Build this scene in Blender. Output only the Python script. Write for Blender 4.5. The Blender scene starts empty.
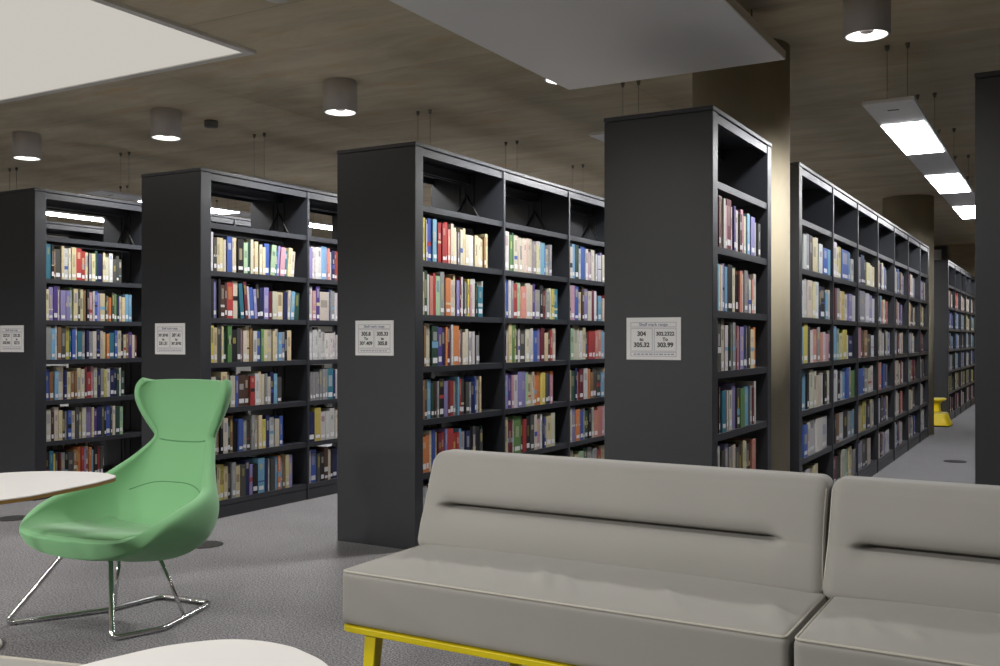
import bpy, bmesh, math, random
from mathutils import Vector, Matrix, Euler

S = bpy.context.scene
COL = S.collection
R = math.radians
CAM_Z = 1.143
F_PX = 983.0
HZ = 338.0                       # horizon row in the photograph
C30, S30 = math.cos(R(30)), math.sin(R(30))


# ------------------------------------------------------------------ helpers
def srgb(r, g, b):
    f = lambda c: (c / 255 / 12.92) if c / 255 <= 0.04045 else ((c / 255 + 0.055) / 1.055) ** 2.4
    return (f(r), f(g), f(b), 1.0)


def project(X, Y, Z):
    x = C30 * X + S30 * Y
    z = -S30 * X + C30 * Y
    return 500 + F_PX * x / z, HZ - F_PX * (Z - CAM_Z) / z, z


def y_on_face(X, px):
    """Y of the point of the plane X = const that the photograph shows in column px."""
    t = (px - 500) / F_PX
    return (-C30 * X - S30 * X * t) / (S30 - C30 * t)


class MB:
    """Collects geometry for ONE mesh object (optionally with a colour per face)."""
    def __init__(self):
        self.v, self.f, self.c, self.sm = [], [], [], []

    def face(self, idx, col=None, smooth=False):
        self.f.append(idx); self.c.append(col or (1, 1, 1, 1)); self.sm.append(smooth)

    def box(self, x0, x1, y0, y1, z0, z1, col=None, mat=None):
        b = len(self.v)
        for p in ((x0, y0, z0), (x1, y0, z0), (x1, y1, z0), (x0, y1, z0), (x0, y0, z1), (x1, y0, z1), (x1, y1, z1), (x0, y1, z1)):
            p = Vector(p)
            self.v.append(mat @ p if mat else p)
        for q in ((0, 3, 2, 1), (4, 5, 6, 7), (0, 1, 5, 4), (1, 2, 6, 5), (2, 3, 7, 6), (3, 0, 4, 7)):
            self.face([b + i for i in q], col)
        return self

    def tube(self, pts, r, n=10, closed=False, col=None):
        pts = [Vector(p) for p in pts]
        m = len(pts)
        rr = r if isinstance(r, (list, tuple)) else [r] * m
        b = len(self.v)
        prev = None
        for i, p in enumerate(pts):
            if closed:
                d = (pts[(i + 1) % m] - pts[i - 1])
            else:
                d = pts[min(i + 1, m - 1)] - pts[max(i - 1, 0)]
            d.normalize()
            if prev is None:
                up = Vector((0, 0, 1)) if abs(d.z) < 0.9 else Vector((1, 0, 0))
                a = d.cross(up).normalized()
            else:
                a = (prev - d * prev.dot(d)).normalized()
            prev = a
            c = d.cross(a)
            for k in range(n):
                t = 2 * math.pi * k / n
                self.v.append(p + (a * math.cos(t) + c * math.sin(t)) * rr[i])
        for i in range(m if closed else m - 1):
            j = (i + 1) % m
            for k in range(n):
                l = (k + 1) % n
                self.face([b + i * n + k, b + i * n + l, b + j * n + l, b + j * n + k], col, True)
        if not closed:
            self.face([b + k for k in range(n)][::-1], col)
            self.face([b + (m - 1) * n + k for k in range(n)], col)
        return self

    def lathe(self, prof, n=48, cx=0, cy=0, col=None, smooth=True, caps=True):
        b = len(self.v)
        for (r, z) in prof:
            for k in range(n):
                t = 2 * math.pi * k / n
                self.v.append(Vector((cx + r * math.cos(t), cy + r * math.sin(t), z)))
        for i in range(len(prof) - 1):
            for k in range(n):
                l = (k + 1) % n
                self.face([b + i * n + k, b + i * n + l, b + (i + 1) * n + l, b + (i + 1) * n + k], col, smooth)
        if caps:
            self.face([b + k for k in range(n)][::-1], col)
            self.face([b + (len(prof) - 1) * n + k for k in range(n)], col)
        return self

    def prism(self, pts, z0, z1, col=None):
        b = len(self.v); n = len(pts)
        for z in (z0, z1):
            for (x, y) in pts:
                self.v.append(Vector((x, y, z)))
        self.face([b + i for i in range(n)][::-1], col)
        self.face([b + n + i for i in range(n)], col)
        for i in range(n):
            j = (i + 1) % n
            self.face([b + i, b + j, b + n + j, b + n + i], col)
        return self

    def mesh(self, name, colors=False):
        me = bpy.data.meshes.new(name)
        me.from_pydata([tuple(p) for p in self.v], [], self.f)
        for p, s in zip(me.polygons, self.sm):
            p.use_smooth = s
        if colors:
            at = me.color_attributes.new('Col', 'FLOAT_COLOR', 'CORNER')
            buf = []
            for f, c in zip(self.f, self.c):
                buf.extend(list(c) * len(f))
            at.data.foreach_set('color', buf)
        me.update()
        return me

    def build(self, name, mat, parent=None, colors=False, bevel=0, loc=None):
        o = bpy.data.objects.new(name, self.mesh(name, colors))
        COL.objects.link(o)
        if mat:
            o.data.materials.append(mat)
        if parent:
            o.parent = parent
        if loc:
            o.location = loc
        if bevel:
            m = o.modifiers.new('Bevel', 'BEVEL'); m.width = bevel; m.segments = 2; m.limit_method = 'ANGLE'
        return o


def empty(name, loc=(0, 0, 0), rz=0):
    o = bpy.data.objects.new(name, None)
    COL.objects.link(o)
    o.empty_display_size = 0.1
    o.location = loc
    o.rotation_euler = (0, 0, rz)
    return o


def tag(o, label=None, cat=None, group=None, kind=None):
    if label: o['label'] = label
    if cat: o['category'] = cat
    if group: o['group'] = group
    if kind: o['kind'] = kind
    return o


def catmull(pts, per=8, closed=False):
    pts = [Vector(p) for p in pts]
    n = len(pts); out = []
    for i in range(n if closed else n - 1):
        if closed:
            a, b, c, d = pts[i - 1], pts[i], pts[(i + 1) % n], pts[(i + 2) % n]
        else:
            a, b, c, d = pts[max(i - 1, 0)], pts[i], pts[i + 1], pts[min(i + 2, n - 1)]
        for k in range(per):
            t = k / per
            out.append(0.5 * ((2 * b) + (c - a) * t + (2 * a - 5 * b + 4 * c - d) * t * t + (3 * b - a - 3 * c + d) * t ** 3))
    if not closed:
        out.append(pts[-1])
    return out


def fillet(pts, r, k=6, closed=False):
    """Round the corners of a polyline."""
    pts = [Vector(p) for p in pts]; n = len(pts); out = []
    for i, p in enumerate(pts):
        if not closed and i in (0, n - 1):
            out.append(p); continue
        a, b = pts[i - 1], pts[(i + 1) % n]
        u, v = (a - p), (b - p)
        rr = min(r, u.length * 0.45, v.length * 0.45)
        q0, q1 = p + u.normalized() * rr, p + v.normalized() * rr
        for j in range(k + 1):
            t = j / k
            out.append(q0 * (1 - t) ** 2 + p * 2 * t * (1 - t) + q1 * t * t)
    return out


# ------------------------------------------------------------------ materials
def new_mat(name):
    m = bpy.data.materials.new(name); m.use_nodes = True
    nt = m.node_tree
    return m, nt, nt.nodes['Principled BSDF']


def simple(name, col, rough=0.5, metal=0.0, spec=0.5, bump=None, var=None, coat=0.0, sheen=0.0):
    m, nt, p = new_mat(name)
    p.inputs['Base Color'].default_value = col
    p.inputs['Roughness'].default_value = rough
    p.inputs['Metallic'].default_value = metal
    p.inputs['Specular IOR Level'].default_value = spec
    p.inputs['Coat Weight'].default_value = coat
    if sheen:
        p.inputs['Sheen Weight'].default_value = sheen
        p.inputs['Sheen Roughness'].default_value = 0.5
    tc = nt.nodes.new('ShaderNodeTexCoord')
    if var:
        sc, amt = var
        n = nt.nodes.new('ShaderNodeTexNoise'); n.inputs['Scale'].default_value = sc; n.inputs['Detail'].default_value = 6
        nt.links.new(tc.outputs['Object'], n.inputs['Vector'])
        mx = nt.nodes.new('ShaderNodeMix'); mx.data_type = 'RGBA'
        mx.inputs[6].default_value = tuple(c * (1 - amt) for c in col[:3]) + (1,)
        mx.inputs[7].default_value = tuple(min(1, c * (1 + amt)) for c in col[:3]) + (1,)
        nt.links.new(n.outputs['Fac'], mx.inputs[0])
        nt.links.new(mx.outputs[2], p.inputs['Base Color'])
    if bump:
        sc, st = bump
        n = nt.nodes.new('ShaderNodeTexNoise'); n.inputs['Scale'].default_value = sc; n.inputs['Detail'].default_value = 3
        nt.links.new(tc.outputs['Object'], n.inputs['Vector'])
        b = nt.nodes.new('ShaderNodeBump'); b.inputs['Strength'].default_value = st; b.inputs['Distance'].default_value = 0.002
        nt.links.new(n.outputs['Fac'], b.inputs['Height'])
        nt.links.new(b.outputs['Normal'], p.inputs['Normal'])
    return m


def emit(name, col, strength):
    m = bpy.data.materials.new(name); m.use_nodes = True
    nt = m.node_tree; nt.nodes.clear()
    e = nt.nodes.new('ShaderNodeEmission'); o = nt.nodes.new('ShaderNodeOutputMaterial')
    e.inputs['Color'].default_value = col; e.inputs['Strength'].default_value = strength
    nt.links.new(e.outputs[0], o.inputs[0])
    return m


def carpet_mat():
    m, nt, p = new_mat('carpet')
    p.inputs['Roughness'].default_value = 0.95
    p.inputs['Specular IOR Level'].default_value = 0.1
    tc = nt.nodes.new('ShaderNodeTexCoord')
    a = nt.nodes.new('ShaderNodeTexNoise'); a.inputs['Scale'].default_value = 130; a.inputs['Detail'].default_value = 3; a.inputs['Roughness'].default_value = 0.8
    b = nt.nodes.new('ShaderNodeTexNoise'); b.inputs['Scale'].default_value = 3.0; b.inputs['Detail'].default_value = 4
    nt.links.new(tc.outputs['Object'], a.inputs['Vector']); nt.links.new(tc.outputs['Object'], b.inputs['Vector'])
    r = nt.nodes.new('ShaderNodeValToRGB')
    r.color_ramp.elements[0].position = 0.36; r.color_ramp.elements[0].color = (0.045, 0.043, 0.046, 1)
    r.color_ramp.elements[1].position = 0.68; r.color_ramp.elements[1].color = (0.42, 0.407, 0.42, 1)
    nt.links.new(a.outputs['Fac'], r.inputs['Fac'])
    mx = nt.nodes.new('ShaderNodeMix'); mx.data_type = 'RGBA'; mx.blend_type = 'MULTIPLY'
    mx.inputs[0].default_value = 0.35
    nt.links.new(r.outputs['Color'], mx.inputs[6]); nt.links.new(b.outputs['Color'], mx.inputs[7])
    bw = nt.nodes.new('ShaderNodeRGBToBW'); nt.links.new(b.outputs['Color'], bw.inputs[0])
    nt.links.new(bw.outputs[0], mx.inputs[7])
    nt.links.new(mx.outputs[2], p.inputs['Base Color'])
    bp = nt.nodes.new('ShaderNodeBump'); bp.inputs['Strength'].default_value = 0.5; bp.inputs['Distance'].default_value = 0.004
    nt.links.new(a.outputs['Fac'], bp.inputs['Height']); nt.links.new(bp.outputs['Normal'], p.inputs['Normal'])
    return m


def concrete_mat(name, lo, hi, streak=(1, 7, 1), boards=True):
    """Board-marked concrete: long blotches along X, faint rusty stains, pour joints."""
    m, nt, p = new_mat(name)
    p.inputs['Roughness'].default_value = 0.75
    p.inputs['Specular IOR Level'].default_value = 0.25
    tc = nt.nodes.new('ShaderNodeTexCoord')
    mp = nt.nodes.new('ShaderNodeMapping'); mp.inputs['Scale'].default_value = streak
    nt.links.new(tc.outputs['Object'], mp.inputs['Vector'])
    n = nt.nodes.new('ShaderNodeTexNoise'); n.inputs['Scale'].default_value = 1.3; n.inputs['Detail'].default_value = 9; n.inputs['Roughness'].default_value = 0.68
    n.inputs['Distortion'].default_value = 0.6
    nt.links.new(mp.outputs[0], n.inputs['Vector'])
    r = nt.nodes.new('ShaderNodeValToRGB')
    r.color_ramp.elements[0].position = 0.28; r.color_ramp.elements[0].color = lo
    r.color_ramp.elements[1].position = 0.72; r.color_ramp.elements[1].color = hi
    nt.links.new(n.outputs['Fac'], r.inputs['Fac'])
    n2 = nt.nodes.new('ShaderNodeTexNoise'); n2.inputs['Scale'].default_value = 2.2; n2.inputs['Detail'].default_value = 7
    nt.links.new(mp.outputs[0], n2.inputs['Vector'])
    r2 = nt.nodes.new('ShaderNodeValToRGB')
    r2.color_ramp.elements[0].position = 0.56; r2.color_ramp.elements[0].color = (0, 0, 0, 1)
    r2.color_ramp.elements[1].position = 0.78; r2.color_ramp.elements[1].color = (1, 1, 1, 1)
    nt.links.new(n2.outputs['Fac'], r2.inputs['Fac'])
    mx = nt.nodes.new('ShaderNodeMix'); mx.data_type = 'RGBA'
    mx.inputs[7].default_value = (lo[0] * 1.25, lo[1] * 0.95, lo[2] * 0.62, 1)
    sc = nt.nodes.new('ShaderNodeMath'); sc.operation = 'MULTIPLY'; sc.inputs[1].default_value = 0.6
    nt.links.new(r2.outputs['Color'], sc.inputs[0]); nt.links.new(sc.outputs[0], mx.inputs[0])
    nt.links.new(r.outputs['Color'], mx.inputs[6])
    out = mx.outputs[2]
    if boards:
        br = nt.nodes.new('ShaderNodeTexBrick')
        br.inputs['Scale'].default_value = 1.0; br.inputs['Mortar Size'].default_value = 0.004
        br.inputs['Brick Width'].default_value = 2.5; br.inputs['Row Height'].default_value = 1.25; br.offset = 0.0
        br.inputs['Color1'].default_value = (1, 1, 1, 1); br.inputs['Color2'].default_value = (0.9, 0.9, 0.9, 1)
        br.inputs['Mortar'].default_value = (0.72, 0.72, 0.72, 1)
        nt.links.new(tc.outputs['Object'], br.inputs['Vector'])
        m2 = nt.nodes.new('ShaderNodeMix'); m2.data_type = 'RGBA'; m2.blend_type = 'MULTIPLY'; m2.inputs[0].default_value = 1
        nt.links.new(out, m2.inputs[6]); nt.links.new(br.outputs['Color'], m2.inputs[7])
        out = m2.outputs[2]
    nt.links.new(out, p.inputs['Base Color'])
    return m


def book_mat():
    m, nt, p = new_mat('book_cover')
    a = nt.nodes.new('ShaderNodeVertexColor'); a.layer_name = 'Col'
    p.inputs['Roughness'].default_value = 0.5
    p.inputs['Specular IOR Level'].default_value = 0.35
    # faint printing on the spines, a pattern in the cover itself
    tc = nt.nodes.new('ShaderNodeTexCoord')
    mp = nt.nodes.new('ShaderNodeMapping'); mp.inputs['Scale'].default_value = (1, 160, 70)
    nt.links.new(tc.outputs['Object'], mp.inputs['Vector'])
    n = nt.nodes.new('ShaderNodeTexNoise'); n.inputs['Scale'].default_value = 1.0; n.inputs['Detail'].default_value = 2
    nt.links.new(mp.outputs[0], n.inputs['Vector'])
    r = nt.nodes.new('ShaderNodeValToRGB')
    r.color_ramp.elements[0].position = 0.34; r.color_ramp.elements[0].color = (0.62, 0.62, 0.62, 1)
    r.color_ramp.elements[1].position = 0.46; r.color_ramp.elements[1].color = (1, 1, 1, 1)
    nt.links.new(n.outputs['Fac'], r.inputs['Fac'])
    mx = nt.nodes.new('ShaderNodeMix'); mx.data_type = 'RGBA'; mx.blend_type = 'MULTIPLY'; mx.inputs[0].default_value = 0.6
    nt.links.new(a.outputs['Color'], mx.inputs[6]); nt.links.new(r.outputs['Color'], mx.inputs[7])
    nt.links.new(mx.outputs[2], p.inputs['Base Color'])
    return m


def weave_mat(name, col, scale, strength, var=0.12, sheen=0.3):
    m, nt, p = new_mat(name)
    p.inputs['Roughness'].default_value = 0.85
    p.inputs['Specular IOR Level'].default_value = 0.2
    p.inputs['Sheen Weight'].default_value = sheen
    p.inputs['Sheen Roughness'].default_value = 0.4
    tc = nt.nodes.new('ShaderNodeTexCoord')
    n = nt.nodes.new('ShaderNodeTexNoise'); n.inputs['Scale'].default_value = scale; n.inputs['Detail'].default_value = 3
    nt.links.new(tc.outputs['Object'], n.inputs['Vector'])
    n2 = nt.nodes.new('ShaderNodeTexNoise'); n2.inputs['Scale'].default_value = 5; n2.inputs['Detail'].default_value = 4
    nt.links.new(tc.outputs['Object'], n2.inputs['Vector'])
    ad = nt.nodes.new('ShaderNodeMath'); ad.operation = 'ADD'
    nt.links.new(n.outputs['Fac'], ad.inputs[0]); nt.links.new(n2.outputs['Fac'], ad.inputs[1])
    hf = nt.nodes.new('ShaderNodeMath'); hf.operation = 'MULTIPLY'; hf.inputs[1].default_value = 0.5
    nt.links.new(ad.outputs[0], hf.inputs[0])
    mx = nt.nodes.new('ShaderNodeMix'); mx.data_type = 'RGBA'
    mx.inputs[6].default_value = tuple(c * (1 - var) for c in col[:3]) + (1,)
    mx.inputs[7].default_value = tuple(min(1, c * (1 + var)) for c in col[:3]) + (1,)
    nt.links.new(hf.outputs[0], mx.inputs[0]); nt.links.new(mx.outputs[2], p.inputs['Base Color'])
    b = nt.nodes.new('ShaderNodeBump'); b.inputs['Strength'].default_value = strength; b.inputs['Distance'].default_value = 0.001
    nt.links.new(n.outputs['Fac'], b.inputs['Height']); nt.links.new(b.outputs['Normal'], p.inputs['Normal'])
    return m


M = {}
M['steel'] = simple('graphite_powder_coat', (0.017, 0.019, 0.0245, 1), 0.40, 0, 0.8, bump=(900, 0.12), var=(3, 0.10))
M['carpet'] = carpet_mat()
M['ceiling'] = concrete_mat('ceiling_concrete', (0.50, 0.42, 0.285, 1), (0.74, 0.66, 0.49, 1), (1.0, 3.2, 1))
M['column'] = concrete_mat('column_concrete', (0.36, 0.315, 0.225, 1), (0.44, 0.39, 0.29, 1), (1.2, 1.2, 0.5), boards=False)
M['wall'] = concrete_mat('wall_concrete', (0.36, 0.29, 0.19, 1), (0.48, 0.40, 0.28, 1), (1, 1, 3), boards=False)
M['wall_dim'] = concrete_mat('dark_wall_concrete', (0.11, 0.09, 0.06, 1), (0.17, 0.14, 0.10, 1), (1, 1, 3), boards=False)  # for unseen walls, darkened to dim their reflection in the steel ends
M['plaster'] = simple('white_plaster', (0.80, 0.785, 0.75, 1), 0.8, bump=(60, 0.1))
M['raft'] = simple('raft_white', (0.86, 0.85, 0.84, 1), 0.85, bump=(250, 0.15), var=(4, 0.015))
M['raft_edge'] = simple('raft_edge_cream', (0.66, 0.60, 0.48, 1), 0.7, var=(8, 0.04))
M['alu'] = simple('grey_aluminium_frame', (0.74, 0.72, 0.68, 1), 0.5, 0.1, var=(6, 0.05))
M['lum'] = simple('brushed_luminaire', (0.74, 0.735, 0.75, 1), 0.45, 0.15, var=(14, 0.08))
M['lum_edge'] = simple('luminaire_trim', (0.70, 0.68, 0.64, 1), 0.5, 0.1, var=(10, 0.04))
M['can'] = simple('downlight_can', (0.52, 0.485, 0.45, 1), 0.5, 0.1, var=(20, 0.04))
M['can_trim'] = simple('downlight_trim', (0.55, 0.54, 0.52, 1), 0.3, 0.6)
M['reflector'] = simple('white_reflector', (0.8, 0.79, 0.78, 1), 0.35, 0.0, 0.6, var=(20, 0.02))
M['chrome'] = simple('chrome_tube', (0.72, 0.72, 0.73, 1), 0.13, 1.0, var=(20, 0.04))
M['green'] = weave_mat('green_wool', srgb(119, 170, 122), 700, 0.25, 0.07, 0.25)
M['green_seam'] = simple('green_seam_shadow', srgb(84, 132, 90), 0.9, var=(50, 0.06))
M['grey'] = weave_mat('grey_felt', srgb(148, 146, 141), 900, 0.25, 0.10, 0.2)
M['welt'] = simple('pale_welt', srgb(172, 167, 157), 0.8, var=(60, 0.06))
M['yellow'] = simple('yellow_powder_coat', srgb(205, 186, 18), 0.35, 0, 0.5, var=(12, 0.04))
M['stool'] = simple('yellow_plastic', srgb(242, 214, 18), 0.42, 0, 0.5, var=(12, 0.03))
M['pad'] = simple('grey_tread_rubber', srgb(196, 184, 110), 0.8, bump=(240, 0.5), var=(120, 0.35))
M['rubber'] = simple('black_rubber', (0.02, 0.02, 0.02, 1), 0.7, var=(30, 0.1))
M['laminate'] = simple('white_laminate', (0.84, 0.82, 0.80, 1), 0.32, 0, 0.5, var=(5, 0.01))
M['ply'] = simple('birch_ply_edge', srgb(150, 118, 62), 0.55, var=(40, 0.15))
M['paper'] = simple('sign_paper', (0.90, 0.89, 0.89, 1), 0.6, var=(30, 0.03))
M['ink'] = simple('sign_ink', (0.06, 0.06, 0.065, 1), 0.7, var=(50, 0.1))
M['blue_ink'] = simple('sign_blue_ink', (0.07, 0.08, 0.24, 1), 0.7, var=(50, 0.1))
M['rule'] = simple('sign_rule', (0.33, 0.32, 0.42, 1), 0.7, var=(50, 0.1))
M['floor_box'] = simple('floor_box_lid', (0.045, 0.044, 0.043, 1), 0.95, 0, 0.05, var=(40, 0.25), bump=(200, 0.3))
M['sensor'] = simple('sensor_grey', (0.13, 0.125, 0.115, 1), 0.5, var=(30, 0.05))
M['cable'] = simple('steel_cable', (0.22, 0.20, 0.17, 1), 0.5, 0.2, var=(30, 0.1))
M['dark_frame'] = simple('dark_frame', (0.03, 0.026, 0.02, 1), 0.5, var=(10, 0.1))
M['window_pane'] = simple('frosted_pane', (0.62, 0.61, 0.60, 1), 0.35, var=(6, 0.05))
M['book'] = book_mat()
M['glow'] = emit('led_panel', (0.98, 0.985, 1.0, 1), 40.0)
M['spot'] = emit('downlight_lens', (1.0, 0.98, 0.95, 1), 16.0)
M['soft'] = emit('glowing_ceiling_panel', (0.575, 0.545, 0.495, 1), 1.0)

# ------------------------------------------------------------------ room
CEIL = 2.826
XL, XR, Y0R, YF = -13.0, 4.5, -5.0, 19.4


def struct(name, mb, mat, label=None, **k):
    o = mb.build(name, mat, **k)
    o['kind'] = 'structure'
    if label:
        o['label'] = label
    return o


struct('floor', MB().box(XL, XR, Y0R, YF, -0.1, 0), M['carpet'], 'grey flecked carpet floor')
struct('ceiling', MB().box(XL, XR, Y0R, YF, CEIL, CEIL + 0.15), M['ceiling'], 'brown board-marked concrete ceiling')
struct('wall_back', MB().box(XL, XR, YF, YF + 0.2, 0, CEIL), M['wall'], 'brown concrete wall at the far end of the aisle')
struct('wall_left', MB().box(XL - 0.2, XL, Y0R, YF, 0, CEIL), M['plaster'])
struct('wall_right', MB().box(XR, XR + 0.2, Y0R, YF, 0, CEIL), M['wall_dim'])
struct('wall_front', MB().box(XL, XR, Y0R - 0.2, Y0R, 0, CEIL), M['wall_dim'])
for nm, cy, r in (('column_1', 5.697, 0.278), ('column_2', 12.68, 0.285)):
    o = MB().lathe([(r, 0), (r, CEIL)], 64).build(nm, M['column'], loc=(-1.66, cy, 0))
    o['kind'] = 'structure'
    o['label'] = 'round pale concrete column ' + ('between the first two bookcases of the row' if nm[-1] == '1' else 'at the far end of the long bookcase')
# interior window high in the far wall
wn = empty('window_1', (-2.6, YF - 0.001, 1.9)); wn['kind'] = 'structure'; wn['label'] = 'grey interior window with dark frame in the far wall'
MB().box(-0.62, 0.63, -0.03, 0, -0.85, 0.84).build('window_pane', M['window_pane'], wn)
MB().box(0.63, 0.72, -0.07, 0, -0.93, 0.90).box(-0.62, 0.63, -0.07, 0, 0.84, 0.90).box(-0.71, -0.62, -0.07, 0, -0.93, 0.90).box(-0.62, 0.63, -0.07, 0, -0.93, -0.85).build('window_frame', M['dark_frame'], wn)

# ------------------------------------------------------------------ bookcases
XD = -1.394                      # right-hand faces of the rows
PITCH = 1.64
XC, XB, XA, XZ, XG = XD - PITCH, XD - 2 * PITCH + 0.024, XD - 3 * PITCH + 0.032, XD - 4 * PITCH, XD + PITCH - 0.03
DEEP = 0.536
H = 2.2
YS = 4.345
LEV = [0.11, 0.405, 0.698, 0.988, 1.27, 1.567, 1.867]
SHT = 0.033


def bookcase(xf, y0, bays, label, first=0.076, brace=True):
    """Double-sided steel bookcase; xf = right face, y0 = near end, bays = clear widths."""
    root = empty('bookcase', (xf - DEEP / 2, y0, 0))
    tag(root, label, 'bookcase', 'graphite steel bookcases')
    hd = DEEP / 2
    L = first + sum(bays) + 0.022 * (len(bays) - 1) + first
    ends = ((0, first), (L - first, L))
    for a, b in ends:
        MB().box(-hd, hd, a, b, 0, H - 0.022).build('end_panel', M['steel'], root, bevel=0.003)
    MB().box(-hd - 0.002, hd + 0.002, -0.002, L + 0.002, H - 0.020, H).build('top_panel', M['steel'], root, bevel=0.002)
    y = first
    for i, w in enumerate(bays):
        ya, yb = y, y + w
        for s in (1, -1):
            x_out = s * (hd - 0.004)
            x_in = s * 0.022
            lo, hi = min(x_out, x_in), max(x_out, x_in)
            for z in LEV:
                b = MB().box(lo, hi, ya + 0.001, yb - 0.001, z - 0.006, z)
                e = s * (hd - 0.012)
                b.box(min(x_out, e), max(x_out, e), ya + 0.001, yb - 0.001, z - SHT, z - 0.006)
                b.box(min(x_in, x_in + s * 0.01), max(x_in, x_in + s * 0.01), ya + 0.001, yb - 0.001, z - SHT, z - 0.006)
                b.build('shelf', M['steel'], root)
            e = s * (hd - 0.018)
            MB().box(min(x_out, e), max(x_out, e), ya + 0.001, yb - 0.001, H - 0.066, H - 0.026).build('header_rail', M['steel'], root)
            MB().box(min(x_out, e), max(x_out, e), ya + 0.001, yb - 0.001, 0.0, LEV[0] - SHT - 0.004).build('plinth', M['steel'], root)
        MB().box(-0.03, -0.012, ya + 0.001, yb - 0.001, H - 0.085, H - 0.03).box(0.012, 0.03, ya + 0.001, yb - 0.001, H - 0.085, H - 0.03).build('spine_rail', M['steel'], root)
        y = yb
        if i < len(bays) - 1:
            p = MB()
            p.box(0.014, hd, y, y + 0.022, 0, H - 0.024)
            p.box(-hd, -0.014, y, y + 0.022, 0, H - 0.024)
            p.box(-0.014, 0.014, y + 0.004, y + 0.018, 0, H - 0.024)
            for s in (1, -1):           # front stile, slightly proud
                xo = s * hd
                p.box(min(xo, xo + s * 0.003), max(xo, xo + s * 0.003), y + 0.001, y + 0.021, 0, H - 0.024)
                xm = s * 0.05
                p.box(min(xm, xm + s * 0.006), max(xm, xm + s * 0.006), y - 0.006, y, 0, H - 0.024)
            p.build('partition', M['steel'], root)
            if brace:
                MB().tube([(-0.11, y - 0.008, 1.872), (0, y - 0.008, 2.05), (0.11, y - 0.008, 1.872)], 0.007, 6).build('stay_bracket', M['rubber'], root)
            y += 0.022
    return root


bw = 0.898
starts = {}


def bay_starts(y0, bays, first=0.076):
    out, y = [], y0 + first
    for w in bays:
        out.append((y, y + w)); y += w + 0.022
    return out


cases = {
    'A': (XA, YS, [bw] * 3, 'graphite bookcase behind the white tabletop, lit strip showing through its top'),
    'B': (XB, YS, [bw] * 3, 'graphite bookcase directly behind the green lounge chair'),
    'C': (XC, YS, [0.876] + [bw] * 3, 'graphite bookcase beyond the sofa end, its whole end panel down to the carpet'),
    'D': (XD, YS, [bw - 0.03], 'single-bay graphite bookcase standing before the first round column'),
    'E': (XD, 6.005, [bw] * 6 + [0.70], 'long seven-bay graphite bookcase beyond the first round column'),
    'F': (XD, 14.50, [0.86] * 5, 'graphite bookcase at the far end, yellow step stool before it'),
    'G': (XG, YS, [bw] * 4, 'black-looking bookcase end at the edge of the aisle behind the sofa'),
    'Z': (XZ, YS, [bw] * 3, 'dark bookcase row seen through the top of the bookcase behind the white tabletop'),
}
FIRST = {'A': 0.092, 'B': 0.088}
for k, (xf, y0, bays, lab) in cases.items():
    bookcase(xf, y0, bays, lab, first=FIRST.get(k, 0.076), brace=k in 'ABC')
    starts[k] = bay_starts(y0, bays, FIRST.get(k, 0.076))

# ------------------------------------------------------------------ books
PAL = {
    'w': (205, 203, 204), 'i': (205, 196, 176), 'c': (212, 196, 148), 'y': (208, 190, 62), 'o': (214, 122, 48),
    'r': (176, 46, 46), 'm': (112, 36, 50), 'p': (196, 142, 160), 's': (214, 130, 116), 'v': (140, 132, 190),
    'u': (82, 58, 140), 'b': (58, 92, 176), 'l': (110, 170, 208), 'n': (34, 42, 92), 't': (34, 120, 146),
    'g': (92, 142, 74), 'G': (38, 76, 62), 'e': (160, 192, 152), 'a': (146, 146, 150), 'A': (74, 74, 72),
    'k': (30, 29, 32), 'T': (146, 108, 66), 'B': (82, 56, 42),
}
NAMES = {
    'w': 'white', 'i': 'ivory', 'c': 'cream', 'y': 'yellow', 'o': 'orange', 'r': 'red', 'm': 'maroon', 'p': 'pink', 's': 'salmon',
    'v': 'lilac', 'u': 'purple', 'b': 'blue', 'l': 'pale-blue', 'n': 'navy', 't': 'teal', 'g': 'green', 'G': 'dark-green',
    'e': 'pale-green', 'a': 'grey', 'A': 'dark-grey', 'k': 'black', 'T': 'tan', 'B': 'brown',
}
LIN = {}
for k, v in PAL.items():
    c = srgb(*v); g = 0.3 * c[0] + 0.59 * c[1] + 0.11 * c[2]
    LIN[k] = tuple((a * 0.84 + g * 0.16) * 0.70 for a in c[:3]) + (1,)
PAGES = srgb(190, 181, 160)
LABEL = srgb(198, 198, 202)
ORD = ('first second third fourth fifth sixth seventh eighth ninth tenth eleventh twelfth thirteenth fourteenth fifteenth sixteenth '
       'seventeenth eighteenth nineteenth twentieth twenty-first twenty-second twenty-third twenty-fourth twenty-fifth twenty-sixth '
       'twenty-seventh twenty-eighth twenty-ninth thirtieth thirty-first thirty-second thirty-third thirty-fourth thirty-fifth').split()

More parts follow.
